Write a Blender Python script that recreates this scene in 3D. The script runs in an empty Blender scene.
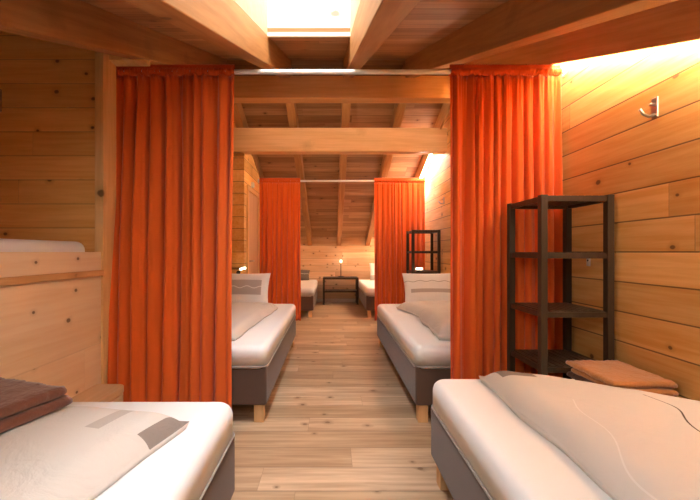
import bpy, bmesh, math, random
from mathutils import Vector, Matrix, noise

# ------------------------------------------------------------------ camera, world, exposure
SC = bpy.context.scene
COL = SC.collection
EYE = 1.12
cam_d = bpy.data.cameras.new('camera')
cam = bpy.data.objects.new('camera', cam_d)
COL.objects.link(cam)
cam.location = (0, 0, EYE)
cam.rotation_euler = (math.pi / 2, 0, 0)
cam_d.sensor_width = 36
cam_d.lens = 365 / 700 * 36
cam_d.shift_x = 19 / 700
cam_d.shift_y = 2 / 700
cam_d.clip_start = 0.02
SC.camera = cam

w = bpy.data.worlds.new('daylight')
SC.world = w
w.use_nodes = True
bg = w.node_tree.nodes['Background']
bg.inputs[0].default_value = (0.88, 0.95, 1.0, 1)
bg.inputs[1].default_value = 13.0

vs = SC.view_settings
vs.view_transform = 'Standard'
vs.look = 'None'
vs.gamma = 1
vs.use_curve_mapping = False
vs.exposure = 1.5

LED = 36.0            # emission of the warm led strips
OPAL_FILL = 22.0             # added round fill lamp, out of view near the front eave
LED3 = 42.0            # strip on the rear right slope
LED_FILL = 7.0             # added fill strips, unseen behind the two cross beams
LED_COL = (1.0, 0.82, 0.63)

# ------------------------------------------------------------------ dimensions (metres; x right, y into the room)
XR, XL = 1.45, -1.32          # side walls
XLM = -1.42                   # left wall of the middle bay
XLB = -1.10                   # left wall of the rear part
YB = 8.20                     # back wall
Y0 = -0.90                    # wall behind the viewer
RIDGE = 3.85
SF, SB = 0.41, -0.39          # roof slopes
def rz(y):                    # underside of the rafters
    return 1.374 + SF * y if y <= RIDGE else 1.374 + SF * RIDGE + SB * (y - RIDGE)
RT = 0.19                     # rafter underside to boards, vertical

# ------------------------------------------------------------------ node helpers
class N:
    def __init__(s, name):
        s.m = bpy.data.materials.new(name)
        s.m.use_nodes = True
        s.t = s.m.node_tree
        s.p = s.t.nodes['Principled BSDF']
    def n(s, kind, **kw):
        x = s.t.nodes.new(kind)
        for k, v in kw.items():
            setattr(x, k, v)
        return x
    def put(s, a, sock):
        if hasattr(a, 'links'):
            s.t.links.new(a, sock)
        else:
            sock.default_value = a
    def math(s, op, a, b=0.0, c=0.0):
        x = s.n('ShaderNodeMath', operation=op)
        s.put(a, x.inputs[0]); s.put(b, x.inputs[1])
        if len(x.inputs) > 2:
            s.put(c, x.inputs[2])
        return x.outputs[0]
    def comb(s, a, b, c):
        x = s.n('ShaderNodeCombineXYZ')
        s.put(a, x.inputs[0]); s.put(b, x.inputs[1]); s.put(c, x.inputs[2])
        return x.outputs[0]
    def mix(s, f, a, b, blend='MIX'):
        x = s.n('ShaderNodeMix', data_type='RGBA', blend_type=blend)
        s.put(f, x.inputs[0]); s.put(a, x.inputs[6]); s.put(b, x.inputs[7])
        return x.outputs[2]
    def noise(s, vec, scale, detail=3, rough=0.55, dist=0.0):
        x = s.n('ShaderNodeTexNoise')
        s.t.links.new(vec, x.inputs['Vector'])
        x.inputs['Scale'].default_value = scale
        x.inputs['Detail'].default_value = detail
        x.inputs['Roughness'].default_value = rough
        x.inputs['Distortion'].default_value = dist
        return x.outputs['Fac']
    def white(s, vec):
        x = s.n('ShaderNodeTexWhiteNoise', noise_dimensions='3D')
        s.t.links.new(vec, x.inputs['Vector'])
        return x.outputs['Value']
    def ramp(s, f, lo, hi):
        x = s.n('ShaderNodeMapRange')
        x.clamp = True
        s.put(f, x.inputs[0]); x.inputs[1].default_value = lo; x.inputs[2].default_value = hi
        return x.outputs[0]
    def bump(s, h, strength, dist=0.002):
        x = s.n('ShaderNodeBump')
        x.inputs['Strength'].default_value = strength
        x.inputs['Distance'].default_value = dist
        s.put(h, x.inputs['Height'])
        s.t.links.new(x.outputs[0], s.p.inputs['Normal'])
    def obj(s):
        x = s.n('ShaderNodeTexCoord')
        y = s.n('ShaderNodeSeparateXYZ')
        s.t.links.new(x.outputs['Object'], y.inputs[0])
        return x.outputs['Object'], y.outputs

def c4(c):
    return (c[0], c[1], c[2], 1)

def wood(name, light, dark, along='x', across='z', pw=None, pl=2.2, knots=0.6, kscale=4.5, tone=0.25, rough=0.5, seam=0.5, phase=0.0, streak=0.6, kdark=(0.10, 0.04, 0.015)):
    """Softwood: grain along one axis, boards of width pw stacked on another, knots."""
    s = N(name)
    _, o = s.obj()
    ax = {'x': o[0], 'y': o[1], 'z': o[2]}
    third = [k for k in 'xyz' if k not in (along, across)][0]
    U, V, W = ax[along], ax[across], ax[third]
    if pw:
        vi = s.math('DIVIDE', s.math('ADD', V, phase + 20 * pw), pw)
        fl = s.math('FLOOR', vi)
        fr = s.math('FRACT', vi)
        r1 = s.white(s.comb(fl, 3.3, 1.7))
        ui = s.math('ADD', s.math('DIVIDE', U, pl), s.math('MULTIPLY', r1, 7.0))
        ufl = s.math('FLOOR', ui)
        ufr = s.math('FRACT', ui)
        rnd = s.white(s.comb(fl, ufl, 5.1))
    else:
        oi = s.n('ShaderNodeObjectInfo')
        rnd = oi.outputs['Random']
    off = s.math('MULTIPLY', rnd, 37.0)
    g = s.comb(s.math('ADD', s.math('MULTIPLY', U, 1.3), off), s.math('ADD', s.math('MULTIPLY', V, 22.0), off), s.math('MULTIPLY', W, 22.0))
    grain = s.noise(g, 1.6, 4, 0.6, 0.4)
    g2 = s.comb(s.math('ADD', s.math('MULTIPLY', U, 0.7), off), s.math('ADD', s.math('MULTIPLY', V, 6.0), off), s.math('MULTIPLY', W, 6.0))
    broad = s.noise(g2, 1.5, 2, 0.5, 0.3)
    f = s.math('ADD', s.math('MULTIPLY', s.ramp(grain, 0.36, 0.64), streak), s.math('MULTIPLY', s.ramp(broad, 0.36, 0.64), 1 - streak))
    col = s.mix(f, c4(light), c4(dark))
    t = s.math('ADD', s.math('MULTIPLY', rnd, tone), 1 - tone * 0.55)
    tc = s.n('ShaderNodeCombineColor')
    s.put(t, tc.inputs[0]); s.put(s.math('POWER', t, 1.2), tc.inputs[1]); s.put(s.math('POWER', t, 1.5), tc.inputs[2])
    col = s.mix(1.0, col, tc.outputs[0], 'MULTIPLY')
    if knots:
        v = s.n('ShaderNodeTexVoronoi', voronoi_dimensions='2D' if pw else '3D')
        kv = s.comb(s.math('ADD', s.math('MULTIPLY', U, 0.8), off), s.math('ADD', V, s.math('MULTIPLY', off, 0.37)), W)
        s.t.links.new(kv, v.inputs['Vector'])
        v.inputs['Scale'].default_value = kscale
        sep = s.n('ShaderNodeSeparateColor')
        s.t.links.new(v.outputs['Color'], sep.inputs[0])
        keep = s.math('LESS_THAN', sep.outputs[0], knots)
        rad = s.math('ADD', s.math('MULTIPLY', sep.outputs[1], 0.035), 0.03) if pw else s.math('ADD', s.math('MULTIPLY', sep.outputs[1], 0.05), 0.05)
        d = s.math('DIVIDE', s.math('MULTIPLY', v.outputs['Distance'], s.math('ADD', s.noise(kv, 28, 2), 0.5)), rad)
        k = s.math('MULTIPLY', s.math('SUBTRACT', 1.0, s.ramp(d, 0.75, 1.15)), keep)
        halo = s.math('MULTIPLY', s.math('SUBTRACT', 1.0, s.ramp(d, 1.0, 3.2)), keep)
        col = s.mix(s.math('MULTIPLY', halo, 0.6), col, c4([x * 0.75 for x in dark]))
        col = s.mix(s.math('MULTIPLY', k, 0.8), col, c4(kdark))
    h = grain
    if pw:
        e = s.math('ABSOLUTE', s.math('SUBTRACT', fr, 0.5))
        gap = s.ramp(e, 0.5 - 0.0045 / pw, 0.5 - 0.0015 / pw)
        e2 = s.math('ABSOLUTE', s.math('SUBTRACT', ufr, 0.5))
        gap2 = s.ramp(e2, 0.5 - 0.002 / pl, 0.5 - 0.0008 / pl)
        gg = s.math('MAXIMUM', gap, s.math('MULTIPLY', gap2, 0.6))
        col = s.mix(s.math('MULTIPLY', gg, seam), col, (0.09, 0.035, 0.012, 1))
        h = s.math('SUBTRACT', s.math('MULTIPLY', grain, 0.25), gg)
    s.t.links.new(col, s.p.inputs['Base Color'])
    s.p.inputs['Roughness'].default_value = rough
    s.p.inputs['Specular IOR Level'].default_value = 0.35
    s.bump(h, 0.35, 0.003)
    return s.m

def fabric(name, col, rough=0.9, scale=420, strength=0.25, var=0.12, sheen=0.2, translucent=0.0, wrinkle=0.0):
    s = N(name)
    v, o = s.obj()
    a = s.noise(v, scale, 2)
    b = s.noise(v, 6, 3)
    f = s.math('MULTIPLY', s.math('ADD', s.math('MULTIPLY', a, 0.6), s.math('MULTIPLY', b, 0.4)), var * 2)
    c = s.mix(f, c4(col), c4([x * 0.55 for x in col]))
    s.t.links.new(c, s.p.inputs['Base Color'])
    s.p.inputs['Roughness'].default_value = rough
    s.p.inputs['Specular IOR Level'].default_value = 0.15
    s.p.inputs['Sheen Weight'].default_value = sheen
    h = a
    if wrinkle:
        h = s.math('ADD', a, s.math('MULTIPLY', s.noise(v, 9, 4, 0.6, 0.8), wrinkle))
    s.bump(h, strength, 0.003)
    if translucent:
        tr = s.n('ShaderNodeBsdfTranslucent')
        s.t.links.new(c, tr.inputs[0])
        mx = s.n('ShaderNodeMixShader')
        mx.inputs[0].default_value = translucent
        s.t.links.new(s.p.outputs[0], mx.inputs[1]); s.t.links.new(tr.outputs[0], mx.inputs[2])
        s.t.links.new(mx.outputs[0], s.t.nodes['Material Output'].inputs[0])
    return s.m

def printed(name, col, rects=(), waves=(), wrinkle=3.0, along_v=False):
    """Woven cotton with a printed pattern laid out in the cloth's own uv."""
    s = N(name)
    uv = s.n('ShaderNodeUVMap')
    sp = s.n('ShaderNodeSeparateXYZ')
    s.t.links.new(uv.outputs[0], sp.inputs[0])
    U, V = sp.outputs[0], sp.outputs[1]
    c = c4(col)
    for u0, u1, v0, v1, rc in rects:
        m = s.math('MULTIPLY', s.math('MULTIPLY', s.math('GREATER_THAN', U, u0), s.math('LESS_THAN', U, u1)),
                   s.math('MULTIPLY', s.math('GREATER_THAN', V, v0), s.math('LESS_THAN', V, v1)))
        c = s.mix(m, c, c4(rc))
    if along_v:
        U, V = V, U
    for u0, u1, a, b, amp, k, ph, wd, wc in waves:      # line v = a + b u + amp sin(k u + ph)
        f = s.math('ADD', s.math('ADD', s.math('MULTIPLY', U, b), a), s.math('MULTIPLY', s.math('SINE', s.math('ADD', s.math('MULTIPLY', U, k), ph)), amp))
        m = s.math('LESS_THAN', s.math('ABSOLUTE', s.math('SUBTRACT', V, f)), wd)
        m = s.math('MULTIPLY', m, s.math('MULTIPLY', s.math('GREATER_THAN', U, u0), s.math('LESS_THAN', U, u1)))
        c = s.mix(m, c, c4(wc))
    if hasattr(c, 'links'):
        s.t.links.new(c, s.p.inputs['Base Color'])
    else:
        s.p.inputs['Base Color'].default_value = c
    s.p.inputs['Roughness'].default_value = 0.85
    s.p.inputs['Specular IOR Level'].default_value = 0.15
    v, _ = s.obj()
    h = s.math('ADD', s.math('MULTIPLY', s.noise(v, 500, 2), 0.3), s.math('MULTIPLY', s.noise(v, 8, 4, 0.6, 1.0), wrinkle))
    s.bump(h, 0.4, 0.008)
    return s.m

def plain(name, col, rough=0.5, metal=0.0, emit=0.0, ecol=None):
    s = N(name)
    v, _ = s.obj()
    f = s.noise(v, 60, 2)
    c = s.mix(s.math('MULTIPLY', f, 0.25), c4(col), c4([x * 0.7 for x in col]))
    s.t.links.new(c, s.p.inputs['Base Color'])
    s.p.inputs['Roughness'].default_value = rough
    s.p.inputs['Metallic'].default_value = metal
    if emit:
        s.p.inputs['Emission Color'].default_value = c4(ecol)
        s.p.inputs['Emission Strength'].default_value = emit
    return s.m

# ------------------------------------------------------------------ materials
PINE_L, PINE_D = (0.88, 0.525, 0.19), (0.72, 0.345, 0.078)
M = {}
M['wall_y'] = wood('spruce boards running along the room', PINE_L, PINE_D, 'y', 'z', 0.149, 2.6, 0.45, 4.4, 0.34, phase=-EYE, seam=0.85)
M['wall_x'] = wood('spruce boards across the end wall', (0.92, 0.53, 0.18), (0.76, 0.36, 0.085), 'x', 'z', 0.139, 3.0, 0.6, 5.5, 0.18, phase=-EYE, seam=0.35)
M['wall_b'] = wood('pale knotty spruce boards', (0.86, 0.62, 0.40), (0.72, 0.45, 0.25), 'x', 'z', 0.149, 2.0, 0.85, 4.4, 0.34, phase=-EYE, kdark=(0.13, 0.045, 0.02))
M['low'] = wood('pale spruce panel', (0.92, 0.73, 0.50), (0.84, 0.60, 0.36), 'y', 'z', 0.6, 3.5, 0.35, 5.0, 0.15, seam=0.12)
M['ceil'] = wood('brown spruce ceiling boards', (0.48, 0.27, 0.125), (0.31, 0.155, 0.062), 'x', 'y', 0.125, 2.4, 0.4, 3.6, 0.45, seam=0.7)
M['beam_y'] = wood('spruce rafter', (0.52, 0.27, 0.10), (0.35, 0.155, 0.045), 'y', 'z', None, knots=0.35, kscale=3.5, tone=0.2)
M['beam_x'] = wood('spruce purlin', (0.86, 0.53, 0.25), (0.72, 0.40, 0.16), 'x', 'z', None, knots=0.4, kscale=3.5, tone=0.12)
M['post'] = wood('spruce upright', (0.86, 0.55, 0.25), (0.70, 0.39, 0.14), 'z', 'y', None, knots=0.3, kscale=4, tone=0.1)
M['trim_x'] = wood('spruce trim', (0.74, 0.44, 0.20), (0.58, 0.30, 0.11), 'y', 'z', None, knots=0.2, kscale=4, tone=0.1)
M['shaft'] = wood('white-oiled spruce lining', (0.66, 0.50, 0.34), (0.58, 0.41, 0.25), 'x', 'z', None, knots=0.25, kscale=4, tone=0.05)
M['door'] = wood('plain door veneer', (0.70, 0.44, 0.27), (0.60, 0.35, 0.19), 'z', 'y', None, knots=0.0, tone=0.05)
M['floor'] = wood('laid oak floor planks', (0.66, 0.485, 0.315), (0.37, 0.24, 0.14), 'x', 'y', 0.19, 1.25, 0.35, 5.0, 0.40, rough=0.33, seam=0.5, streak=0.5, kdark=(0.2, 0.11, 0.05))
M['leg'] = wood('beech leg', (0.80, 0.52, 0.26), (0.68, 0.40, 0.17), 'z', 'x', None, knots=0, tone=0.1)
M['night'] = wood('pale wood box', (0.80, 0.58, 0.36), (0.70, 0.47, 0.26), 'y', 'x', None, knots=0.3, tone=0.1)
M['dark'] = wood('dark brown stained slats', (0.072, 0.043, 0.023), (0.042, 0.025, 0.013), 'z', 'x', None, knots=0, tone=0.1, rough=0.4)
M['curtain'] = fabric('orange red curtain cloth', (0.88, 0.155, 0.022), 0.8, 600, 0.15, 0.10, 0.3, 0.07)
M['heading'] = fabric('orange red gathered heading', (0.80, 0.125, 0.02), 0.85, 600, 0.2, 0.12, 0.3, 0.1)
M['base'] = fabric('brown grey upholstery', (0.125, 0.078, 0.057), 0.9, 700, 0.35, 0.3, 0.25)
M['sheet'] = fabric('white stretch sheet', (0.86, 0.87, 0.87), 0.85, 500, 0.12, 0.03, 0.1, wrinkle=1.2)
M['piping'] = fabric('grey sheet piping', (0.40, 0.36, 0.32), 0.9)
M['towel_b'] = fabric('brown terry', (0.21, 0.085, 0.052), 1.0, 75, 1.0, 0.5, 0.35)
M['towel_o'] = fabric('caramel terry', (0.60, 0.25, 0.075), 1.0, 75, 1.0, 0.45, 0.35)
M['towel_in'] = fabric('dark brown terry', (0.15, 0.06, 0.035), 1.0, 75, 1.0, 0.4, 0.3)
M['rod'] = plain('white lacquered rod', (0.85, 0.84, 0.82), 0.3)
M['steel'] = plain('brushed steel', (0.50, 0.47, 0.43), 0.3, 0.9)
M['whitep'] = plain('white plastic', (0.85, 0.83, 0.78), 0.4)
M['black'] = plain('black metal', (0.02, 0.018, 0.016), 0.4, 0.3)
M['led'] = plain('warm led strip', (1, 0.9, 0.7), 0.5, 0, LED, LED_COL)
M['led3'] = plain('warm led strip on the rear slope', (1, 0.9, 0.7), 0.5, 0, LED3, LED_COL)
M['led_fill'] = plain('added fill strip behind the beams', (1, 0.9, 0.7), 0.5, 0, LED_FILL, LED_COL)
M['lamp_on'] = plain('lit lamp head', (1, 0.95, 0.85), 0.5, 0, 3.0, (1.0, 0.83, 0.55))
M['far_fill_on'] = plain('lit far fill head', (1, 0.95, 0.85), 0.5, 0, 35.0, (1.0, 0.82, 0.58))
M['table_lamp_on'] = plain('lit table lamp head', (1, 0.95, 0.85), 0.5, 0, 110.0, (1.0, 0.82, 0.58))
M['opal'] = plain('lit glass of added fill lamp', (1, 0.97, 0.92), 0.4, 0, OPAL_FILL, (0.94, 0.98, 1.0))
M['frame'] = wood('white window frame', (0.85, 0.80, 0.72), (0.80, 0.74, 0.65), 'x', 'z', None, knots=0, tone=0.0)
M['base_trim'] = plain('pale skirting', (0.72, 0.60, 0.47), 0.5)
g = N('window glass')
tr = g.n('ShaderNodeBsdfTransparent'); gl = g.n('ShaderNodeBsdfGlossy'); mx = g.n('ShaderNodeMixShader')
gl.inputs['Roughness'].default_value = 0.02
mx.inputs[0].default_value = 0.06
g.t.links.new(tr.outputs[0], mx.inputs[1]); g.t.links.new(gl.outputs[0], mx.inputs[2])
g.t.links.new(mx.outputs[0], g.t.nodes['Material Output'].inputs[0])
M['glass'] = g.m

# ------------------------------------------------------------------ mesh helpers
def box(bm, x0, x1, y0, y1, z0, z1):
    vs_ = [bm.verts.new((x, y, z)) for x in (x0, x1) for y in (y0, y1) for z in (z0, z1)]
    for f in ((0, 1, 3, 2), (4, 6, 7, 5), (0, 4, 5, 1), (2, 3, 7, 6), (0, 2, 6, 4), (1, 5, 7, 3)):
        bm.faces.new([vs_[i] for i in f])
    return vs_

def prism(bm, pts, axis, a, b):
    """Extrude a 2-D outline along an axis. pts are the other two coordinates in order."""
    def p(q, t):
        return (t, q[0], q[1]) if axis == 'x' else (q[0], t, q[1]) if axis == 'y' else (q[0], q[1], t)
    A = [bm.verts.new(p(q, a)) for q in pts]
    B = [bm.verts.new(p(q, b)) for q in pts]
    bm.faces.new(A); bm.faces.new(B[::-1])
    n = len(pts)
    for i in range(n):
        bm.faces.new((A[i], B[i], B[(i + 1) % n], A[(i + 1) % n]))

def tube(bm, pts, r, seg=10, r1=None):
    pts = [Vector(p) for p in pts]
    rings = []
    for i, p in enumerate(pts):
        t = (pts[min(i + 1, len(pts) - 1)] - pts[max(i - 1, 0)]).normalized()
        up = Vector((0, 0, 1)) if abs(t.z) < 0.9 else Vector((1, 0, 0))
        a = t.cross(up).normalized(); b = t.cross(a)
        rr = r if r1 is None else r + (r1 - r) * i / (len(pts) - 1)
        rings.append([bm.verts.new(p + (a * math.cos(k * 2 * math.pi / seg) + b * math.sin(k * 2 * math.pi / seg)) * rr) for k in range(seg)])
    for A, B in zip(rings, rings[1:]):
        for k in range(seg):
            bm.faces.new((A[k], A[(k + 1) % seg], B[(k + 1) % seg], B[k]))
    bm.faces.new(rings[0][::-1]); bm.faces.new(rings[-1])

def link(name, bm, mat, parent=None, bevel=0.0, seg=2, smooth=False):
    bmesh.ops.recalc_face_normals(bm, faces=bm.faces[:])
    if bevel:
        bmesh.ops.bevel(bm, geom=[e for e in bm.edges if e.calc_face_angle(0) > 0.6], offset=bevel, segments=seg, profile=0.5, affect='EDGES')
    me = bpy.data.meshes.new(name)
    bm.to_mesh(me); bm.free()
    o = bpy.data.objects.new(name, me)
    COL.objects.link(o)
    me.materials.append(M[mat] if isinstance(mat, str) else mat)
    if smooth:
        for p in me.polygons:
            p.use_smooth = True
    if parent:
        o.parent = parent
    return o

def bx(name, dims, mat, parent=None, bevel=0.0, seg=2, smooth=False):
    bm = bmesh.new()
    box(bm, *dims)
    return link(name, bm, mat, parent, bevel, seg, smooth)

def tag(o, label, cat, group=None, kind=None):
    o['label'] = label; o['category'] = cat
    if group: o['group'] = group
    if kind: o['kind'] = kind
    return o

def struct(o, label, cat):
    return tag(o, label, cat, kind='structure')

def thing(name, loc, label, cat, group=None, rot=0.0):
    o = bpy.data.objects.new(name, None)
    COL.objects.link(o)
    o.location = loc; o.rotation_euler = (0, 0, rot)
    o.empty_display_size = 0.1
    return tag(o, label, cat, group)

def copy_tree(o, parent=None):
    c = o.copy(); COL.objects.link(c)
    if parent: c.parent = parent
    for ch in [x for x in bpy.data.objects if x.parent == o]:
        copy_tree(ch, c)
    return c

# ------------------------------------------------------------------ the room shell
struct(bx('floor', (-2.15, XR + 0.1, Y0 - 0.1, YB + 0.1, -0.06, 0), 'floor'), 'brown grey wood plank floor running between the two rows of beds', 'floor')

def roof_pts(ya, yb, zb=0.0):
    p = [(ya, zb), (yb, zb), (yb, rz(yb) + RT + 0.01)]
    if ya < RIDGE < yb:
        p.append((RIDGE, rz(RIDGE) + RT + 0.01))
    return p + [(ya, rz(ya) + RT + 0.01)]

bm = bmesh.new(); prism(bm, roof_pts(Y0, YB), 'x', XR, XR + 0.1)
struct(link('wall_right', bm, 'wall_y'), 'right wall of horizontal knotty spruce boards', 'wall')
bm = bmesh.new(); prism(bm, roof_pts(YB, YB + 0.1)[:2] + [(YB + 0.1, 1.55), (YB, 1.55)], 'x', -2.1, XR + 0.1)
struct(link('wall_back', bm, 'wall_b'), 'low pale knotty back wall under the roof slope', 'wall')
bm = bmesh.new(); box(bm, -2.1, XR + 0.1, Y0 - 0.1, Y0, 0, 1.3)
struct(link('wall_front', bm, 'wall_x'), 'low board wall at the near eave', 'wall')
# left side: bunk niche with a low front, its end wall, the middle bay and the rear bay
bm = bmesh.new(); prism(bm, roof_pts(Y0, 2.22), 'x', -2.1, -2.0)
struct(link('wall_niche_side', bm, 'wall_y'), 'inner side wall of the bunk niche', 'wall')
bm = bmesh.new(); prism(bm, roof_pts(2.11, 2.22), 'x', -2.0, XL)
struct(link('wall_niche_end', bm, 'wall_x'), 'board wall at the end of the bunk niche above the white mattress', 'wall')
bm = bmesh.new(); box(bm, XL - 0.04, XL, Y0, 2.11, 0, EYE)
struct(link('wall_left', bm, 'low'), 'low pale spruce front of the bunk niche beside the left bed', 'wall')
bm = bmesh.new(); prism(bm, roof_pts(2.22, 4.62), 'x', XLM - 0.1, XLM)
struct(link('wall_left_middle', bm, 'wall_y'), 'left board wall behind the orange curtain', 'wall')
bm = bmesh.new(); prism(bm, roof_pts(4.62, YB), 'x', XLM - 0.1, XLB)
struct(link('wall_left_rear', bm, 'wall_y'), 'projecting left board wall with the plain door', 'wall')

bm = bmesh.new(); box(bm, XL - 0.037, XL + 0.012, 2.095, 2.225, 0, 2.30); box(bm, XL + 0.012, -1.10, 2.15, 2.225, 2.25, 2.31)
struct(link('trim_1', bm, 'post', bevel=0.003), 'upright spruce post at the end of the bunk niche', 'post')
struct(bx('trim_2', (XL - 0.001, XL + 0.02, Y0, 2.093, 0.985, 1.018), 'trim_x', bevel=0.004), 'narrow rail along the low niche wall', 'rail')
struct(bx('trim_3', (-2.0, -1.90, 1.6, 2.11, 1.93, 2.06), 'beam_y', bevel=0.004), 'short dark timber in the upper corner of the niche', 'timber')
struct(bx('baseboard_back', (XLB, XR, YB - 0.015, YB, 0, 0.07), 'base_trim'), 'pale skirting along the back wall', 'skirting')
struct(bx('baseboard_right', (XR - 0.015, XR, Y0, YB - 0.015, 0, 0.06), 'base_trim'), 'pale skirting along the right wall', 'skirting')

struct(bx('floor_niche', (-2.0, XL - 0.04, Y0, 2.11, 0.94, 0.984), 'low'), 'raised floor of the bunk niche under the white mattress', 'floor')
# door on the projecting left wall
d = bx('door_1', (XLB - 0.03, XLB + 0.008, 4.80, 5.46, 0.005, 1.93), 'door', bevel=0.003)
struct(d, 'plain wooden door beside the rear left curtain', 'door')
bm = bmesh.new()
for a in ((4.74, 4.80, 0, 1.99), (5.46, 5.52, 0, 1.99), (4.80, 5.46, 1.93, 1.99)):
    box(bm, XLB, XLB + 0.025, a[0], a[1], a[2], a[3])
link('door_frame', bm, 'post', d, 0.003)
bm = bmesh.new(); tube(bm, [(XLB + 0.008, 4.86, 1.0), (XLB + 0.05, 4.86, 1.0), (XLB + 0.055, 4.97, 1.0)], 0.008)
link('door_handle', bm, 'steel', d, smooth=True)

# ------------------------------------------------------------------ roof: boards, rafters, purlins, skylight
def slope_box(name, rects, ya, yb, base, b, z0, z1, mat, parent=None, bevel=0.0):
    """Boxes lying along a roof slope; rects are (x0, x1, s0, s1) with s as plan distance from ya."""
    th = math.atan(b); c = math.cos(th)
    bm = bmesh.new()
    for x0, x1, s0, s1 in rects:
        box(bm, x0, x1, (s0 - ya) / c, (s1 - ya) / c, z0 * c, z1 * c)
    o = link(name, bm, mat, parent, bevel)
    o.location = (0, ya, base); o.rotation_euler = (th, 0, 0)
    return o

SKX0, SKX1, SKY0, SKY1 = -0.423, 0.128, 0.80, 2.43
yo = -1.1
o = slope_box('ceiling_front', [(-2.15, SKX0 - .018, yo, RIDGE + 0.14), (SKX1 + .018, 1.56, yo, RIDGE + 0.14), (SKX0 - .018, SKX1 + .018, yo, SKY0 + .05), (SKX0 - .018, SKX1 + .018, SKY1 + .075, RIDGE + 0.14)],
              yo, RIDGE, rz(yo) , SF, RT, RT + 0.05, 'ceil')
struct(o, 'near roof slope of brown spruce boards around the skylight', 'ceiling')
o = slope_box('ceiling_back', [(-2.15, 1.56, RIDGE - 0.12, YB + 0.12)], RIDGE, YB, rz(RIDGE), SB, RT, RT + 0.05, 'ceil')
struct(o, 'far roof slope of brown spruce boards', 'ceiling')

RX = [(-1.135, 'far left'), (-0.472, 'left of the skylight'), (0.177, 'right of the skylight'), (0.82, 'right')]
wd = 0.049
rlab = ['dark spruce rafter over the left bunk niche', 'spruce rafter along the left edge of the skylight', 'spruce rafter along the right edge of the skylight', 'dark spruce rafter above the right front bed']
blab = ['spruce rafter against the left wall beyond the ridge beam', 'spruce rafter above the rear left curtain', 'middle spruce rafter running down to the back wall', 'spruce rafter above the rear right curtain']
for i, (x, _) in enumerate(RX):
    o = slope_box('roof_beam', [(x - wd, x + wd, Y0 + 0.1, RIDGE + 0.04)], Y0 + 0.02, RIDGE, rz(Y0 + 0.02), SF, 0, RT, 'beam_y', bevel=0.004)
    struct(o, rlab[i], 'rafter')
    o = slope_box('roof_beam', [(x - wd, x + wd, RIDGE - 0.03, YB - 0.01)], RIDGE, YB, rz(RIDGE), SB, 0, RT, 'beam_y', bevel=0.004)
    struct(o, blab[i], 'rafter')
struct(bx('ceiling_beam', (XLM, XR, 3.78, 3.92, 2.715, 2.948), 'beam_x', bevel=0.006), 'ridge beam across the room behind the front white rod', 'beam')
struct(bx('ceiling_beam', (XLM, XR, 4.55, 4.69, 2.372, 2.67), 'beam_x', bevel=0.006), 'lower cross beam in front of the rear curtains', 'beam')

# fascia along the right wall hiding the led strips
FX0, FX1 = 1.355, 1.378
o = slope_box('trim_4', [(FX0, FX1, Y0 + 0.02, RIDGE)], Y0 + 0.02, RIDGE, rz(Y0 + 0.02) - 0.02, SF, 0, RT + 0.02, 'trim_x', bevel=0.003)
struct(o, 'sloping fascia board above the right wall near the front', 'fascia')
o = slope_box('trim_5', [(FX0, FX1, RIDGE, YB - 0.01)], RIDGE, YB, rz(RIDGE) - 0.03, SB, 0, RT + 0.03, 'trim_x', bevel=0.003)
struct(o, 'sloping fascia board above the right wall beyond the ridge', 'fascia')
o = slope_box('led_strip', [(FX1 + 0.004, FX1 + 0.024, 0.2, RIDGE - 0.1)], 0.2, RIDGE, rz(0.2) - 0.0, SF, 0.0, 0.012, 'led')
tag(o, 'glowing warm light strip above the front right wall', 'light strip')
o = slope_box('led_strip', [(FX0 + 0.002, FX1 + 0.014, 4.75, YB - 0.1)], 4.75, YB, rz(4.75) - 0.042, SB, -0.004, 0.010, 'led3')
tag(o, 'glowing warm light strip on the rear right roof slope', 'light strip')
for y, z, mt, lb in ((3.92, 2.80, 'led_fill', 'warm light strip in a channel behind the ridge beam, added as unseen fill'), (4.69, 2.42, 'led_fill', 'warm light strip in a channel behind the lower cross beam, added as unseen fill')):
    o = thing('led_strip', (0.15, y, z), lb, 'light strip')
    bx('baffle', (-1.16, 1.16, 0.0005, 0.075, 0.022, 0.034), 'beam_x', o, 0.002)  # added board that keeps the strip's light off the ceiling above
    bx('diffuser', (-1.15, 1.15, 0.0005, 0.014, -0.008, 0.0215), mt, o)  # added fill strip, hidden by the beam, to brighten the rear

# skylight: lined shaft, frame and pane
th = math.atan(SF)
sk = bpy.data.objects.new('window_1', None); COL.objects.link(sk)
sk.location = (0, 0, 0)
struct(sk, 'skylight over the aisle with a white lined wooden shaft', 'skylight')
SH = 1.15
def cz(y): return rz(y) + RT
bm = bmesh.new()
t = 0.018
box(bm, SKX0 - t, SKX1 + t, SKY1, SKY1 + t, cz(SKY1) - 0.004, cz(SKY1) + SH)
box(bm, SKX0 - t, SKX1 + t, SKY0 - t, SKY0, cz(SKY0) - 0.004, cz(SKY0) + SH)
for x0, x1 in ((SKX0 - t, SKX0), (SKX1, SKX1 + t)):
    prism(bm, [(SKY0, cz(SKY0)), (SKY1, cz(SKY1)), (SKY1, cz(SKY1) + SH), (SKY0, cz(SKY0) + SH)], 'x', x0, x1)
link('shaft_lining', bm, 'shaft', sk)
fr = slope_box('window_frame', [(SKX0, SKX0 + 0.05, SKY0, SKY1), (SKX1 - 0.05, SKX1, SKY0, SKY1), (SKX0 + .05, SKX1 - .05, SKY0, SKY0 + .06), (SKX0 + .05, SKX1 - .05, SKY1 - .06, SKY1)],
               SKY0, SKY1, cz(SKY0) + SH - 0.08, SF, 0, 0.05, 'frame', sk)
slope_box('pane', [(SKX0 + .04, SKX1 - .04, SKY0 + .05, SKY1 - .05)], SKY0, SKY1, cz(SKY0) + SH - 0.06, SF, 0, 0.006, 'glass', sk)
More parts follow.
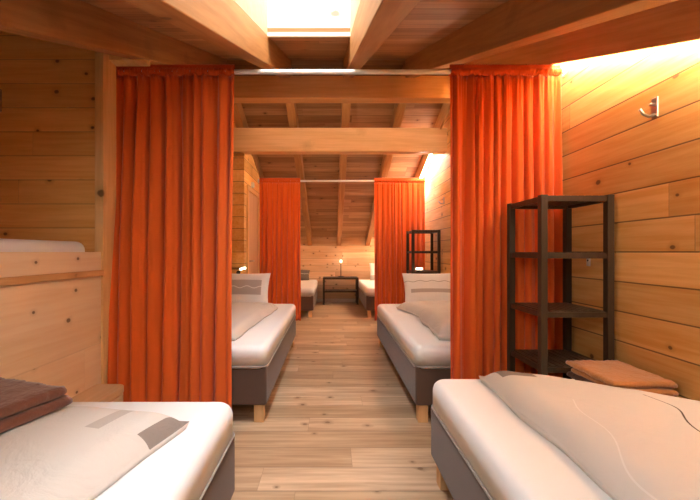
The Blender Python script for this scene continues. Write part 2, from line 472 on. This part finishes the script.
# daylight sampling portal in the pane's plane
pl = bpy.data.lights.new('skylight_portal', 'AREA'); pl.shape = 'RECTANGLE'
pl.size = SKX1 - SKX0 - 0.02; pl.size_y = (SKY1 - SKY0) / math.cos(th)
pl.cycles.is_portal = True
po = bpy.data.objects.new('skylight_portal', pl); COL.objects.link(po)
ym = (SKY0 + SKY1) / 2
po.location = ((SKX0 + SKX1) / 2, ym, cz(ym) + SH); po.rotation_euler = (th, 0, 0)

# ------------------------------------------------------------------ curtains and rods
def rod(x0, x1, y, z, r, label):
    o = thing('curtain_rod', ((x0 + x1) / 2, y, z), label, 'curtain rod', 'white curtain rods')
    h = (x1 - x0) / 2
    bm = bmesh.new(); tube(bm, [(-h + .012, 0, 0), (0, 0, 0), (h - .012, 0, 0)], r, 14)
    link('pole', bm, 'rod', o, smooth=True)
    for s in (-1, 1):
        bm = bmesh.new(); tube(bm, [(s * h, 0, 0), (s * (h - .014), 0, 0)], r * 2.1, 16)
        link('end_bracket', bm, 'rod', o, 0.002)

def curtain(xa, xb, ba, bb, y, ztop, zbot, folds, amp, seed, label, lean=0.0):
    R = random.Random(seed)
    xm = (xa + xb) / 2
    o = thing('curtain', (xm, y, zbot), label, 'curtain', 'orange curtains')
    NU, NV = folds * 14, 46
    bnd = [0.0]                                  # irregular fold widths
    for _ in range(folds):
        bnd.append(bnd[-1] + R.uniform(0.55, 1.45))
    bnd = [b / bnd[-1] for b in bnd]
    fa = [R.uniform(0.55, 1.25) for _ in range(folds)]
    dr = [R.uniform(-1, 1) for _ in range(folds)]
    sk_ = [R.uniform(-0.5, 0.5) for _ in range(folds)]
    def P(u, v, fine=0.0):                      # v = 0 at the top
        k = 0
        while k < folds - 1 and u > bnd[k + 1]: k += 1
        t = (u - bnd[k]) / (bnd[k + 1] - bnd[k])
        ph = 2 * math.pi * t
        A = amp * fa[k] * (0.30 + 0.70 * min(1, v * 2.2)) * (1 + 0.15 * dr[k] * v)
        sw = 0.02 * noise.noise((u * 5 + seed, v * 1.3, 0))
        yy = A * (math.cos(ph) * -1 + 0.35 * math.sin(2 * ph + sk_[k] * 3)) + 0.6 * sw
        xl = xa + (ba - xa) * v ** 1.4; xr_ = xb + (bb - xb) * v ** 1.4
        xx = xl + (xr_ - xl) * u + 0.40 * A * math.sin(ph) * (0.4 + 0.6 * v) + sw * v
        top = max(0, 1 - v * 9)
        yy += 0.006 * top * math.sin(u * folds * 21.0 + seed) + 0.003 * math.sin(u * folds * 12.5 + seed * 2) * max(0, 1 - v * 2.5)
        yy -= lean * (1 - u) ** 2 * v ** 1.5
        return xx - xm, yy
    H = ztop - 0.045 - zbot
    bm = bmesh.new()
    grid = []
    for j in range(NV + 1):
        v = j / NV
        row = []
        for i in range(NU + 1):
            x, yy = P(i / NU, v)
            row.append(bm.verts.new((x, yy, H * (1 - v) + 0.004 * noise.noise((x * 6, seed, v)))))
        grid.append(row)
    for A, B in zip(grid, grid[1:]):
        for i in range(NU):
            bm.faces.new((A[i], B[i], B[i + 1], A[i + 1]))
    c = link('cloth', bm, 'curtain', o, smooth=True)
    m = c.modifiers.new('thickness', 'SOLIDIFY'); m.thickness = 0.0022; m.offset = 0
    # gathered heading wrapped round the rod, with a small frill on top
    bm = bmesh.new(); grid = []
    prof = [(-0.006, 0.0), (-0.017, 0.012), (-0.021, 0.025), (-0.015, 0.04), (-0.004, 0.047), (-0.007, 0.058), (-0.003, 0.070), (0.004, 0.047), (0.017, 0.038), (0.021, 0.025), (0.017, 0.010), (0.006, 0.0)]
    n2 = folds * 26
    for i in range(n2 + 1):
        u = i / n2
        x0 = xa + (xb - xa) * u - xm
        gth = math.sin(u * folds * 19 + seed) * 0.5 + 0.5 * math.sin(u * folds * 33 + 1.7 * seed)
        row = []
        for q, (a, b) in enumerate(prof):
            fr_ = 0.35 * gth
            row.append(bm.verts.new((x0 + 0.002 * gth * (q % 3), a * (1 + fr_) + (0.004 * gth if q in (5, 6) else 0), H + b - 0.004 + 0.003 * gth * (q in (5, 6)))))
        grid.append(row)
    n3 = len(prof)
    for A, B in zip(grid, grid[1:]):
        for q in range(n3):
            bm.faces.new((A[q], B[q], B[(q + 1) % n3], A[(q + 1) % n3]))
    link('heading', bm, 'heading', o, smooth=True)
    # stitched bottom hem
    bm = bmesh.new(); grid = []
    for zz, dy in ((0.0, -0.004), (0.075, -0.004), (0.075, 0.004), (0.0, 0.004), ):
        row = []
        for i in range(NU + 1):
            v = 1 - zz / H
            x, yy = P(i / NU, v)
            row.append(bm.verts.new((x, yy + dy, zz)))
        grid.append(row)
    for a in range(4):
        A, B = grid[a], grid[(a + 1) % 4]
        for i in range(NU):
            bm.faces.new((A[i], B[i], B[i + 1], A[i + 1]))
    link('hem', bm, 'heading', o, smooth=True)
    return o

YC1, YC2 = 2.262, 5.50
ZR1, ZR2 = 2.236, 2.19
rod(XLM, XR, YC1, ZR1, 0.0145, 'white curtain rod carrying the two large front curtains')
rod(XLB, XR, YC2, ZR2, 0.0145, 'white curtain rod carrying the two rear curtains')
curtain(-1.335, -0.596, -1.288, -0.61, YC1, ZR1 + 0.025, 0.05, 9, 0.046, 3, 'large orange curtain hanging at the left front beside the bunk niche', 0.14)
curtain(0.735, 1.42, 0.73, 1.42, YC1, ZR1 + 0.025, 0.05, 11, 0.040, 8, 'large orange curtain at the right front behind the tall shelf')
curtain(-1.075, -0.46, -1.075, -0.45, YC2, ZR2 + 0.025, 0.09, 9, 0.032, 5, 'rear orange curtain on the left beside the plain door')
curtain(0.65, 1.41, 0.655, 1.41, YC2, ZR2 + 0.025, 0.09, 11, 0.032, 12, 'rear orange curtain on the right behind the small dark shelf')

# ------------------------------------------------------------------ beds
def make_bed(x0, x1, y0, y1, label):
    """Box-spring bed: upholstered base, four square legs, mattress with a piped edge."""
    cx, cy = (x0 + x1) / 2, (y0 + y1) / 2
    o = thing('bed', (cx, cy, 0), label, 'bed', 'upholstered beds')
    hx, hy = (x1 - x0) / 2, (y1 - y0) / 2
    bx('bed_base', (-hx, hx, -hy, hy, 0.12, 0.37), 'base', o, 0.014, 3)
    for sx in (-1, 1):
        for sy in (-1, 1):
            bm = bmesh.new()
            v = box(bm, sx * (hx - 0.055) - 0.032, sx * (hx - 0.055) + 0.032, sy * (hy - 0.055) - 0.032, sy * (hy - 0.055) + 0.032, 0, 0.12)
            link('leg', bm, 'leg', o, 0.003)
    bm = bmesh.new()
    e = 0.004
    box(bm, -hx - e, hx + e, -hy - e, hy + e, 0.362, 0.505)
    bmesh.ops.recalc_face_normals(bm, faces=bm.faces[:])
    bmesh.ops.bevel(bm, geom=[x for x in bm.edges if abs(x.verts[0].co.z - x.verts[1].co.z) > 0.05], offset=0.07, segments=6, profile=0.5, affect='EDGES')
    top = [x for x in bm.edges if min(v.co.z for v in x.verts) > 0.5 and x.calc_face_angle(0) > 0.6]
    bmesh.ops.bevel(bm, geom=top, offset=0.05, segments=6, profile=0.55, affect='EDGES')
    m = link('mattress', bm, 'sheet', o, smooth=True)
    md = m.modifiers.new('wn', 'WEIGHTED_NORMAL'); md.keep_sharp = False
    bm = bmesh.new()
    r = 0.05; pts = []
    for ax, ay, a0 in ((hx - r, hy - r, 0), (-hx + r, hy - r, 90), (-hx + r, -hy + r, 180), (hx - r, -hy + r, 270)):
        for k in range(7):
            a = math.radians(a0 + k * 15)
            pts.append((ax + (r + e) * math.cos(a), ay + (r + e) * math.sin(a), 0.372))
    pts.append(pts[0]); tube(bm, pts, 0.0045, 8)
    link('piping', bm, 'piping', m, smooth=True)
    return o
make_bed(-1.305, -0.40, -0.47, 1.53, 'front left bed under a folded duvet beside the low bunk wall')
make_bed(0.49, 1.39, -0.20, 1.80, 'front right bed in the foreground in front of the tall dark shelf')
make_bed(-1.305, -0.42, 2.375, 4.375, 'middle left bed seen past the large left curtain')
make_bed(0.55, 1.43, 2.37, 4.37, 'middle right bed seen past the large right curtain')
make_bed(XLB + 0.01, -0.30, 6.22, 8.17, 'far left bed at the back wall behind the rear left curtain')
make_bed(0.60, 1.43, 6.22, 8.17, 'far right bed at the back wall behind the rear right curtain')
BT = 0.505       # mattress top

# ------------------------------------------------------------------ bedding
def puffy(name, quad, z, thick, edge, mat, label, cat, group=None, seed=0, wrinkle=0.010, nu=70, nv=90, bow=0.0, parent=None):
    """Soft folded cloth slab over a plan quad A B C D (u from A to B, v from A to D), flat below, rounded above."""
    A, B, C, D = [Vector((q[0], q[1], 0)) for q in quad]
    ctr = (A + B + C + D) / 4
    lu, lv = ((B - A).length + (C - D).length) / 2, ((D - A).length + (C - B).length) / 2
    bm = bmesh.new(); uvl = bm.loops.layers.uv.new('uv')
    def ease(t): return t
    top, bot = [], []
    for j in range(nv + 1):
        v = j / nv
        v = v - 0.12 * math.sin(2 * math.pi * v) / 2
        rt, rb = [], []
        for i in range(nu + 1):
            u = i / nu
            u = u - 0.25 * math.sin(2 * math.pi * u) / (2)
            p = (A * (1 - u) + B * u) * (1 - v) + (D * (1 - u) + C * u) * v
            d = min(u * lu, (1 - u) * lu, v * lv, (1 - v) * lv)
            du = min(u, 1 - u) * lu; dv = min(v, 1 - v) * lv
            def q(x): return math.sqrt(max(0, 1 - (1 - min(x / edge, 1)) ** 2))
            h = thick * (0.62 * q(du) * q(dv) + 0.38 * q(du / 5) * q(dv / 4))
            h = max(h, thick * 0.22)
            wx = noise.noise((p.x * 3.1 + seed, p.y * 3.1, seed)) + 0.5 * noise.noise((p.x * 9 + seed, p.y * 5, 2))
            out = Vector(((p.x - ctr.x), (p.y - ctr.y), 0))
            wob = Vector((noise.noise((p.y * 4, seed, 1)), noise.noise((p.x * 4, seed, 7)), 0)) * wrinkle * 1.2
            z1 = h + wrinkle * wx * min(1, h / thick)
            rt.append((bm.verts.new((p.x - ctr.x + wob.x, p.y - ctr.y + wob.y, max(0.0015, z1))), u, v))
            k_ = max(0, 1 - d / 0.1); n_ = Vector((p.x - ctr.x, p.y - ctr.y, 0)).normalized() * 0.016 * k_
            rb.append((bm.verts.new((p.x - ctr.x + wob.x - n_.x, p.y - ctr.y + wob.y - n_.y, 0.0)), u, v))
        top.append(rt); bot.append(rb)
    def face(vs4):
        f = bm.faces.new([q[0] for q in vs4])
        for l, q in zip(f.loops, vs4):
            l[uvl].uv = (q[1], q[2])
    for j in range(nv):
        for i in range(nu):
            face((top[j][i], top[j][i + 1], top[j + 1][i + 1], top[j + 1][i]))
            face((bot[j][i], bot[j + 1][i], bot[j + 1][i + 1], bot[j][i + 1]))
    rim = [(0, i) for i in range(nu + 1)] + [(j, nu) for j in range(1, nv + 1)] + [(nv, i) for i in range(nu - 1, -1, -1)] + [(j, 0) for j in range(nv - 1, 0, -1)]
    for a, b in zip(rim, rim[1:] + rim[:1]):
        face((top[a[0]][a[1]], bot[a[0]][a[1]], bot[b[0]][b[1]], top[b[0]][b[1]]))
    o = link(name, bm, mat, parent, smooth=True)
    o.location = (ctr.x, ctr.y, z)
    if label:
        tag(o, label, cat, group)
    return o

LINEN = (0.69, 0.645, 0.59)
GREY = (0.28, 0.235, 0.205)
GREYL = (0.52, 0.47, 0.43)
m1 = printed('linen duvet with taupe band', LINEN, [(0.0, 0.055, 0.0, 0.12, GREY), (0.20, 0.26, 0.015, 0.13, (0.52, 0.47, 0.42))])
puffy('duvet', [(-0.495, 1.28), (-1.29, 1.34), (-1.29, -0.25), (-0.86, -0.25)], BT, 0.098, 0.075, m1, 'folded cream duvet with a taupe edge band on the front left bed', 'duvet', 'folded duvets', 2)
m2 = printed('linen duvet with drawn lines', LINEN, [(0.05, 0.22, 0.02, 0.075, GREY)],
             [(0.215, 0.62, 0.309, -0.55, 0.016, 38.0, 0.5, 0.0026, (0.77, 0.735, 0.69)), (0.11, 0.33, 0.662, -0.6, 0.016, 36.0, 1.2, 0.0032, (0.10, 0.07, 0.05))], along_v=True)
puffy('duvet', [(0.705, 1.745), (1.41, 1.30), (1.41, -0.18), (0.67, -0.18)], BT, 0.112, 0.085, m2, 'folded cream duvet with a thin black line on the front right bed', 'duvet', 'folded duvets', 5)
scrib = [(0.02, 0.30, 0.05, 0.15, 0.012, 60, 0, 0.003, GREY), (0.02, 0.30, 0.12, 0.1, 0.015, 45, 1, 0.003, GREY)]
m3 = printed('linen duvet with scribbles', LINEN, [], scrib)
puffy('duvet', [(-0.57, 3.93), (-1.29, 3.93), (-1.29, 2.50), (-0.66, 2.50)], BT, 0.095, 0.06, m3, 'folded cream duvet on the middle left bed', 'duvet', 'folded duvets', 9)
m5 = printed('plain linen duvet', LINEN, [], [])
puffy('duvet', [(0.79, 3.33), (1.42, 3.40), (1.42, 2.48), (0.74, 2.53)], BT, 0.15, 0.075, m5, 'rumpled cream duvet on the middle right bed', 'duvet', 'folded duvets', 14, wrinkle=0.026)
puffy('pillow', [(0.70, 3.93), (1.42, 3.93), (1.42, 3.43), (0.83, 3.36)], BT, 0.11, 0.075, m3, 'cream pillow with scribbled lines lying flat on the middle right bed', 'pillow', 'pillows', 21, wrinkle=0.016)

def pillow(cx, cy, cz_, wdt, hgt, thick, tilt, mat, label, yaw=0.0, group='pillows'):
    bm = bmesh.new(); uvl = bm.loops.layers.uv.new('uv')
    n = 36
    S = {}
    for s in (-1, 1):
        for j in range(n + 1):
            for i in range(n + 1):
                a, b = i / n * 2 - 1, j / n * 2 - 1
                a = math.sin(a * math.pi / 2); b = math.sin(b * math.pi / 2)
                e = (max(0, 1 - a * a) * max(0, 1 - b * b)) ** 0.42
                pin = 1 - 0.06 * (1 - abs(a) ** 2) * abs(b) ** 4
                pin2 = 1 - 0.06 * (1 - abs(b) ** 2) * abs(a) ** 4
                rim = i in (0, n) or j in (0, n)
                if rim and s == 1:
                    S[s, i, j] = S[-1, i, j]; continue
                wv = 0.008 * noise.noise((a * 2 + cx * 9, b * 2, s)) * e
                S[s, i, j] = (bm.verts.new((a * wdt / 2 * pin2, s * (thick / 2 * e) + wv, b * hgt / 2 * pin)), i / n * 0 + (a + 1) / 2, (b + 1) / 2)
    for s in (-1, 1):
        for j in range(n):
            for i in range(n):
                q = [S[s, i, j], S[s, i + 1, j], S[s, i + 1, j + 1], S[s, i, j + 1]]
                f = bm.faces.new([x[0] for x in q])
                for l, x in zip(f.loops, q):
                    l[uvl].uv = (x[1], x[2])
    o = link('pillow', bm, mat, smooth=True)
    o.location = (cx, cy, cz_); o.rotation_euler = (tilt, 0, yaw)
    tag(o, label, 'pillow', group)
    return o
WHT = (0.85, 0.83, 0.80)
p1 = printed('pillow with grey panel', WHT, [(0.22, 0.86, 0.30, 0.74, GREYL)], [(0.22, 0.86, 0.52, 0.0, 0.03, 24, 0, 0.012, WHT)], 1.5)
p2 = printed('pillow with grey bar', WHT, [(0.12, 1.0, 0.36, 0.47, GREYL)], [(0.0, 1.0, 0.70, 0.0, 0.018, 26, 0, 0.007, (0.35, 0.3, 0.27))], 1.5)
p3 = printed('grey pillow', (0.20, 0.17, 0.15), [], [(0.0, 1.0, 0.5, 0.0, 0.05, 14, 0, 0.015, WHT)], 1.5)
p4 = printed('white pillow grey edge', WHT, [(0.0, 1.0, 0.0, 0.25, GREYL)], [], 1.5)
pillow(-1.005, 4.19, BT + 0.185, 0.60, 0.40, 0.15, -0.42, p1, 'white pillow with a taupe panel leaning at the head of the middle left bed')
pillow(1.13, 4.19, BT + 0.185, 0.60, 0.40, 0.15, -0.42, p2, 'white pillow with a wavy line and grey bar on the middle right bed')
pillow(-0.76, 7.90, BT + 0.115, 0.60, 0.30, 0.13, -0.85, p3, 'grey pillow leaning at the head of the far left bed')
pillow(1.12, 7.95, BT + 0.19, 0.56, 0.40, 0.13, -0.42, p4, 'white pillow with a grey edge on the far right bed')

# ------------------------------------------------------------------ towels
def towel(cx, cy, z, L, W, layers, th_, yaw, mat, label, pitch=0.0, roll=0.0, seed=1, inner=None):
    """Folded bath towel: one long cloth folded back and forth, ends rounded at the folds."""
    o = thing('towel', (cx, cy, z), label, 'towel', 'folded towels', yaw)
    o.rotation_euler = (roll, pitch, yaw)
    for k in range(layers):
        bm = bmesh.new()
        nx, ny = 34, 22
        t = th_ * (0.98 if k else 1)
        sh = (0.0, -0.012, 0.008, -0.006)[k % 4]
        rows = []
        prof = []
        n = 14
        hl = L / 2 - 0.01 * (k % 2)
        for a in range(n + 1):                    # outline in (x, z): flat slab with bulging round ends
            g_ = -math.pi / 2 + math.pi * a / n
            prof.append((hl - t / 2 + t / 2 * math.cos(g_), t / 2 + t / 2 * math.sin(g_)))
        for a in range(1, nx):
            prof.append((hl - t / 2 - (2 * hl - t) * a / nx, t))
        for a in range(n + 1):
            g_ = math.pi / 2 + math.pi * a / n
            prof.append((-hl + t / 2 + t / 2 * math.cos(g_), t / 2 + t / 2 * math.sin(g_)))
        for a in range(1, nx):
            prof.append((-hl + t / 2 + (2 * hl - t) * a / nx, 0))
        for j in range(ny + 1):
            v = j / ny * 2 - 1
            e = 0.82 + 0.18 * math.sqrt(max(0, 1 - v ** 6))
            row = []
            for x, zz in prof:
                nn = noise.noise((x * 14 + seed, v * 3, k)) * 0.004 + noise.noise((x * 60, v * 12, k + seed)) * 0.0035
                row.append(bm.verts.new((x + nn, v * (W / 2 - 0.006 * (k % 2)) + sh + nn, k * th_ + t / 2 + (zz - t / 2) * e * (0.97) + nn * (0.7 if zz > t / 2 or k else 0))))
            rows.append(row)
        m_ = len(prof)
        for A, B in zip(rows, rows[1:]):
            for a in range(m_):
                bm.faces.new((A[a], B[a], B[(a + 1) % m_], A[(a + 1) % m_]))
        bm.faces.new(rows[0]); bm.faces.new(rows[-1][::-1])
        link('folded_layer', bm, (inner if inner and k == 0 else mat), o, smooth=True)
    return o
towel(-1.085, 1.13, BT + 0.1, 0.37, 0.31, 2, 0.036, -0.30, 'towel_b', 'folded brown towel on the duvet of the front left bed', seed=3)
towel(1.285, 1.635, BT + 0.004, 0.26, 0.31, 3, 0.027, 0.0, 'towel_o', 'folded caramel towel on the front right bed against the wall', seed=6, inner='towel_in')

# ------------------------------------------------------------------ shelves, table, box
def slat_shelf(name, x0, x1, y0, y1, z, parent, n=9, rail=0.028):
    """One slatted tier: four rails and the slats laid in them."""
    bm = bmesh.new()
    t = 0.016
    for a, b in ((y0, y0 + t), (y1 - t, y1)):
        box(bm, x0, x1, a, b, z - rail, z)
    for a, b in ((x0, x0 + t), (x1 - t, x1)):
        box(bm, a, b, y0 + t, y1 - t, z - rail, z)
    for k in range(n):
        p = (x1 - x0 - 2 * t) / n
        c = x0 + t + p * (k + 0.5)
        box(bm, c - p * 0.41, c + p * 0.41, y0 + t, y1 - t, z - 0.012, z + 0.004)
    link(name, bm, 'dark', parent, 0.0012, 1)

def tower(cx, cy, label, W=0.37, D=0.37, tiers=(1.405, 1.115, 0.815, 0.535, 0.24)):
    o = thing('shelf_unit', (cx, cy, 0), label, 'shelf', 'dark slatted shelf units')
    p = 0.034
    for sx in (-1, 1):
        for sy in (-1, 1):
            x, y = sx * (W / 2 - p / 2), sy * (D / 2 - p / 2)
            bx('post', (x - p / 2, x + p / 2, y - p / 2, y + p / 2, 0, 1.41), 'dark', o, 0.002)
    for z in tiers:
        slat_shelf('shelf', -W / 2 + 0.008, W / 2 - 0.008, -D / 2 + 0.008, D / 2 - 0.008, z, o)
    return o
tower(1.245, 2.02, 'tall dark brown slatted shelf in front of the right front curtain', D=0.36)
tower(1.24, 4.93, 'dark slatted shelf at the head of the middle right bed', tiers=(1.405, 1.13, 0.865, 0.60, 0.24))

t_ = thing('side_table', (0.205, 7.93, 0), 'low dark slatted table between the two far beds', 'table')
for sx in (-1, 1):
    for sy in (-1, 1):
        x, y = sx * 0.36, sy * 0.16
        bx('leg', (x - .02, x + .02, y - .02, y + .02, 0, 0.575), 'dark', t_, 0.002)
slat_shelf('table_top', -0.372, 0.372, -0.172, 0.172, 0.575, t_, 14, 0.04)
slat_shelf('lower_shelf', -0.372, 0.372, -0.172, 0.172, 0.29, t_, 14, 0.03)

nb = thing('bedside_box', (XL + 0.09, 1.865, 0), 'small pale wood bedside box between the front left bed and the curtain', 'bedside box')
bm = bmesh.new()
r = 0.05; x0, x1, y0, y1 = -0.088, 0.088, -0.20, 0.185
pts = [(x0, y0), (x1 - 0.0, y0)]
pts = [(x0, y0)] + [(x1 - r + r * math.sin(a * math.pi / 16), y0 + r - r * math.cos(a * math.pi / 16)) for a in range(9)] + \
      [(x1 - r + r * math.cos(a * math.pi / 16), y1 - r + r * math.sin(a * math.pi / 16)) for a in range(9)] + [(x0, y1)]
prism(bm, pts, 'z', 0.345, 0.38)
link('top', bm, 'night', nb, 0.003)
bx('body', (x0, x1 - 0.012, y0 + 0.02, y1 - 0.02, 0.0, 0.345), 'night', nb, 0.003)
bx('drawer_front', (x1 - 0.012, x1 - 0.002, y0 + 0.05, y1 - 0.05, 0.19, 0.335), 'night', nb, 0.003)

bm = bmesh.new(); box(bm, -1.985, XL - 0.055, 0.15, 2.07, 0.985, 1.178)
o = link('bunk_mattress', bm, 'sheet', None, 0.045, 5, True)
tag(o, 'white mattress lying in the raised bunk niche above the low wall', 'mattress')

# ------------------------------------------------------------------ lamps and small fittings
tl = thing('table_lamp', (0.215, 7.95, 0.579), 'thin black upright lamp on the low dark table', 'lamp')
bm = bmesh.new(); tube(bm, [(0, 0, 0), (0, 0, 0.014)], 0.07, 20)
link('lamp_base', bm, 'black', tl, 0.003)
bm = bmesh.new(); tube(bm, [(0, 0, 0.014), (0, 0, 0.18), (0, 0, 0.33)], 0.009, 10)
link('stem', bm, 'black', tl, smooth=True)
bm = bmesh.new(); tube(bm, [(0, 0, 0.33), (0, 0, 0.34), (0, 0, 0.347)], 0.008, 12)
link('lamp_head', bm, 'table_lamp_on', tl, smooth=True)

th = math.atan(SF)
cl = thing('added_fill_lamp', (-0.148, 0.25, cz(0.25)), 'round opal fill lamp added out of view near the front eave', 'lamp')
cl.rotation_euler = (th, 0, 0)  # fill light added to brighten the near beds, outside the view
bm = bmesh.new(); tube(bm, [(0, 0, -0.018), (0, 0, -0.002)], 0.15, 32); link('lamp_base', bm, 'whitep', cl, 0.003)
bm = bmesh.new(); tube(bm, [(0, 0, -0.052), (0, 0, -0.018)], 0.135, 32); link('fill_shade', bm, 'opal', cl, 0.015, 4, True)

def reading(loc, pts, head, label, mat='lamp_on'):
    o = thing('reading_lamp', loc, label, 'lamp', 'small reading lamps')
    bm = bmesh.new(); tube(bm, [(0, 0, 0), (0, -0.02, 0)], 0.024, 14)
    link('mount', bm, 'black', o, 0.002)
    bm = bmesh.new(); tube(bm, pts, 0.007, 8)
    link('arm', bm, 'black', o, smooth=True)
    bm = bmesh.new(); tube(bm, head, 0.014, 10)
    link('lamp_head', bm, mat, o, smooth=True)
reading((-1.17, 4.62, 0.86), [(0, -0.02, 0), (0.02, -0.09, 0.0), (0.055, -0.14, 0.045)], [(0.055, -0.14, 0.045), (0.09, -0.15, 0.058), (0.125, -0.155, 0.065)], 'small lit reading lamp on the wall above the middle left pillow')
reading((1.13, 4.752, 0.885), [(0, -0.02, 0), (0.0, -0.05, 0.012), (0.02, -0.08, 0.018)], [(0.04, -0.08, 0.02), (0.0, -0.08, 0.02), (-0.04, -0.08, 0.02)], 'small lit reading lamp on the shelf above the middle right pillow')

for x, lb in ((-0.98, 'unseen fill lamp added on the back wall over the far left bed'), (1.32, 'unseen fill lamp added on the back wall over the far right bed')):
    reading((x, YB, 0.98), [(0, -0.02, 0), (0.0, -0.06, 0.02), (0.0, -0.10, 0.04)], [(-0.035, -0.11, 0.042), (0, -0.11, 0.042), (0.035, -0.11, 0.042)], lb, 'far_fill_on')  # added fill for the back wall, hidden behind the rear curtains

def hook(y, z, label):
    o = thing('coat_hook', (XR, y, z), label, 'hook', 'steel wall hooks')
    bx('plate', (-0.006, 0, -0.016, 0.016, -0.045, 0.045), 'steel', o, 0.002)
    bm = bmesh.new(); tube(bm, [(-0.006, 0, -0.032), (-0.03, 0, -0.040), (-0.055, 0, -0.030), (-0.072, 0, -0.008)], 0.0065, 10)
    link('prong', bm, 'steel', o, smooth=True)
    bm = bmesh.new(); tube(bm, [(-0.006, 0, 0.012), (-0.022, 0, 0.012), (-0.026, 0, 0.016)], 0.006, 10)
    link('peg', bm, 'steel', o, smooth=True)
hook(1.63, EYE + 0.645, 'steel coat hook high on the right wall beside the tall shelf')
hook(4.68, EYE + 0.66, 'steel coat hook on the right wall above the middle right bed')

wp = thing('wall_plate', (XR, 2.05, 1.065), 'small white plate with a dark hole on the wall behind the tall shelf', 'wall plate')
bx('plate', (-0.008, 0, -0.014, 0.014, -0.024, 0.024), 'whitep', wp, 0.006, 3)
bm = bmesh.new(); tube(bm, [(-0.0085, 0, 0.008), (-0.006, 0, 0.008)], 0.006, 10); link('hole', bm, 'black', wp)
sb = thing('wall_sensor', (XLB, 5.05, 2.045), 'small white sensor box above the plain door', 'sensor')
bx('housing', (0, 0.035, -0.03, 0.03, -0.035, 0.035), 'whitep', sb, 0.006, 3)
bm = bmesh.new(); tube(bm, [(0.035, 0, -0.012), (0.041, 0, -0.012)], 0.012, 12); link('lens', bm, 'whitep', sb)
